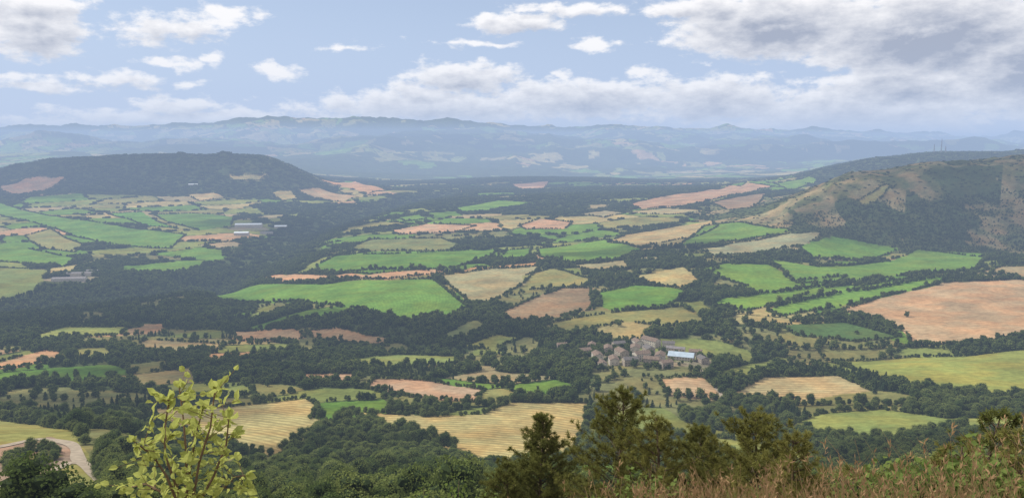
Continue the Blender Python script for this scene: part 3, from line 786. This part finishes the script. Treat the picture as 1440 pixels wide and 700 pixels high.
# ------------------------------------------------------------ sun + sky
AZ=math.radians(-68); EL=math.radians(42)
S=Vector((math.sin(AZ)*math.cos(EL),math.cos(AZ)*math.cos(EL),math.sin(EL)))
sl=bpy.data.lights.new('sun','SUN'); sl.energy=5.0; sl.angle=math.radians(.5); sl.color=(1,.95,.85)
so=link(bpy.data.objects.new('sun',sl)); so.rotation_euler=S.to_track_quat('Z','Y').to_euler(); so.location=(0,0,900)
# unseen clouds added above the frame to cast shade on the valley
mc,nt,o=nmat('shade_cloud_vapour')
df=N(nt,'ShaderNodeBsdfDiffuse'); df.inputs[0].default_value=(.85,.85,.86,1); tr=N(nt,'ShaderNodeBsdfTransparent'); ms=N(nt,'ShaderNodeMixShader'); ms.inputs[0].default_value=.45
nt.links.new(tr.outputs[0],ms.inputs[1]); nt.links.new(df.outputs[0],ms.inputs[2]); nt.links.new(ms.outputs[0],o.inputs[0])
JV,JF=ico(3)
for k,(px,py,rx,ry) in enumerate([(190,238,1250,520),(1300,240,900,520),(60,440,380,260),(330,470,300,150),(250,520,170,90),(420,318,420,330),(620,470,240,90),(760,258,1100,380),
      (90,570,190,90),(1340,640,130,60),(300,205,2600,1500),(1150,205,2500,1500),(620,192,1700,1000),(480,640,110,40),(900,350,300,130)]):
    q=site(px,py); alt=max(2300,.27*q[1]); r=np.random.default_rng(500+k); A=Acc()
    for j in range(9):
        a=r.random()*6.28; rr_=r.random()**.6*.75; c=np.array((rr_*rx*math.cos(a),rr_*ry*math.sin(a),r.uniform(0,.1)*rx)); sz=r.uniform(.3,.5)
        v=JV*(1+.22*(fbm(JV[:,0]*2.5+j*7+5,JV[:,1]*2.5+JV[:,2]*2+9,3,k)[:,None]-.5)*2)*np.array((rx*sz,ry*sz,min(rx,ry)*.28))
        v[:,2]=np.maximum(v[:,2],-.04*rx); A.add(v+c,JF,0)
    o=link(bpy.data.objects.new('cloud',A.mesh('cloud',[mc],True)))
    t=alt/S.z; o.location=(q[0]+S.x*t,q[1]+S.y*t,q[2]+alt)

wld=bpy.data.worlds.new('World'); scene.world=wld; wld.use_nodes=True; nt=wld.node_tree; nt.nodes.clear()
try:
    wld.cycles.sampling_method='MANUAL'; wld.cycles.sample_map_resolution=256
except Exception as ex: print(ex)
L=nt.links.new
out=N(nt,'ShaderNodeOutputWorld'); bg=N(nt,'ShaderNodeBackground'); bg.inputs['Strength'].default_value=.1; L(bg.outputs[0],out.inputs[0])
sky=N(nt,'ShaderNodeTexSky',sky_type='NISHITA'); sky.sun_disc=False; sky.sun_elevation=EL; sky.sun_rotation=AZ%(2*math.pi); sky.altitude=700; sky.air_density=1; sky.dust_density=1.5; sky.ozone_density=1.2
tc=N(nt,'ShaderNodeTexCoord'); sx=N(nt,'ShaderNodeSeparateXYZ'); L(tc.outputs['Generated'],sx.inputs[0])
def M(op,a,b=None,c=None):
    n=N(nt,'ShaderNodeMath',operation=op)
    for i,v in enumerate((a,b,c)):
        if v is None: continue
        if isinstance(v,(int,float)): n.inputs[i].default_value=v
        else: L(v,n.inputs[i])
    return n.outputs[0]
def VM(op,a,b=None,c=None,out=0):
    n=N(nt,'ShaderNodeVectorMath',operation=op)
    for i,v in enumerate((a,b,c)):
        if v is None: continue
        if isinstance(v,tuple): n.inputs[i].default_value=v
        else: L(v,n.inputs[i])
    return n.outputs[out]
az=M('MULTIPLY',M('ARCTAN2',sx.outputs[0],sx.outputs[1]),57.2958); el=M('MULTIPLY',M('ARCSINE',sx.outputs[2]),57.2958)
cb=N(nt,'ShaderNodeCombineXYZ'); L(az,cb.inputs[0]); L(el,cb.inputs[1]); P0=cb.outputs[0]
def ang(px,py):
    xc=(px-720)/F; yc=(350-py)/F; dy=cp+yc*sp; dz=-sp+yc*cp
    return math.degrees(math.atan2(xc,dy)),math.degrees(math.atan2(dz,math.hypot(xc,dy)))
CL=[(45,42,78,36,1.6),(30,8,95,22,1.4),(235,42,80,18,1),(315,22,50,16,1),(245,88,32,8,.9),(297,82,18,9,.9),(393,100,32,10,1.1),(270,117,25,6,.9),(165,112,58,12,1),(50,118,65,10,.9),
(725,34,62,14,1.5),(800,14,85,10,1),(836,62,32,10,1.1),(650,108,80,20,1.5),(585,128,60,12,1.2),(620,150,190,22,1.5),(820,140,160,28,1.7),(1000,142,130,30,1.7),(1200,160,230,36,1.7),(300,168,280,11,1.1),(255,150,58,14,1.2),(90,172,150,8,.9),
(911,103,26,10,1.1),(790,103,17,6,.8),(1090,36,155,44,2.4),(1300,48,190,60,2.9),(1460,90,170,74,2.6),(1000,14,85,20,1.6),(1270,118,140,26,1.9),(660,62,60,4,.6),(485,68,34,6,.6),(500,150,60,7,.9)]
def dens(Pin,big=False):
    nz=N(nt,'ShaderNodeTexNoise'); nz.inputs['Scale'].default_value=1; nz.inputs['Detail'].default_value=2
    L(VM('MULTIPLY',Pin,(.35,.8,1)),nz.inputs['Vector'])
    dv=VM('MULTIPLY_ADD',nz.outputs['Color'],(2.6,1.3,0),(-1.3,-.65,0)); Pd=VM('ADD',Pin,dv)
    acc=None
    for cx,cy,rx,ry,w_ in CL:
        if big and rx<55: continue
        a,e=ang(cx,cy); a1,_=ang(cx+rx,cy); _,e1=ang(cx,cy-ry); ra=abs(a1-a)*1.15; re=abs(e1-e)*1.25
        l=VM('LENGTH',VM('MULTIPLY_ADD',Pd,(1/ra,1/re,0),(-a/ra,-e/re,0)),out='Value')
        v=M('MULTIPLY_ADD',l,-w_,w_)
        acc=v if acc is None else M('MAXIMUM',acc,v)
    if not big:
        nn=N(nt,'ShaderNodeTexNoise'); nn.inputs['Scale'].default_value=1; nn.inputs['Detail'].default_value=3; L(VM('MULTIPLY',Pin,(.05,.09,1)),nn.inputs['Vector'])
        up=M('MULTIPLY',M('SUBTRACT',nn.outputs['Fac'],.52),5.)
        up=M('SUBTRACT',up,M('MULTIPLY',M('SUBTRACT',14,el),.4))
        acc=M('MAXIMUM',acc,up)
    n2=N(nt,'ShaderNodeTexNoise'); n2.inputs['Scale'].default_value=1; n2.inputs['Detail'].default_value=8; n2.inputs['Roughness'].default_value=.6
    L(VM('MULTIPLY',Pin,(.68,1.35,1)),n2.inputs['Vector'])
    return M('ADD',M('MAXIMUM',acc,-1.),M('MULTIPLY_ADD',n2.outputs['Fac'],2.5,-1.27))
Dn=dens(P0); Dm=dens(VM('ADD',P0,(-.3,.5,0)),True)
def MR(v,a,b,c,d,smooth=False):
    n=N(nt,'ShaderNodeMapRange'); n.interpolation_type='SMOOTHSTEP' if smooth else 'LINEAR'
    for i,q in ((1,a),(2,b),(3,c),(4,d)): n.inputs[i].default_value=q
    L(v,n.inputs[0]); return n.outputs[0]
mask=MR(Dn,-.15,.6,0,1,True)
lit=M('SUBTRACT',M('MULTIPLY_ADD',M('SUBTRACT',Dn,Dm),.5,.82),M('MULTIPLY',MR(Dn,.3,2.2,0,1),.85))
mxc=N(nt,'ShaderNodeMix',data_type='RGBA'); L(lit,mxc.inputs['Factor']); mxc.inputs['A'].default_value=(3.9,4.2,5.1,1); mxc.inputs['B'].default_value=(11.,10.7,10.5,1)
veil=N(nt,'ShaderNodeMix',data_type='RGBA'); veil.inputs['B'].default_value=(5.6,6.7,9.0,1); L(MR(el,2,16,.9,.35),veil.inputs['Factor']); L(sky.outputs[0],veil.inputs['A'])
mxs=N(nt,'ShaderNodeMix',data_type='RGBA'); L(mask,mxs.inputs['Factor']); L(veil.outputs['Result'],mxs.inputs['A']); L(mxc.outputs['Result'],mxs.inputs['B'])
low=N(nt,'ShaderNodeMix',data_type='RGBA'); low.inputs['B'].default_value=(8.8,9.0,9.6,1); L(MR(el,-1,3.8,.85,0.,True),low.inputs['Factor']); L(mxs.outputs['Result'],low.inputs['A'])
L(low.outputs['Result'],bg.inputs[0])

# ------------------------------------------------------------ camera
cam=bpy.data.cameras.new('camera'); cam.sensor_width=36; cam.lens=F/1440*36; cam.clip_start=.1; cam.clip_end=200000
co=link(bpy.data.objects.new('camera',cam)); co.location=(0,0,H); co.rotation_euler=(math.pi/2-P,0,0); scene.camera=co
scene.view_settings.view_transform='Standard'; scene.view_settings.look='None'; scene.view_settings.exposure=0
print('done',time.time()-t0)
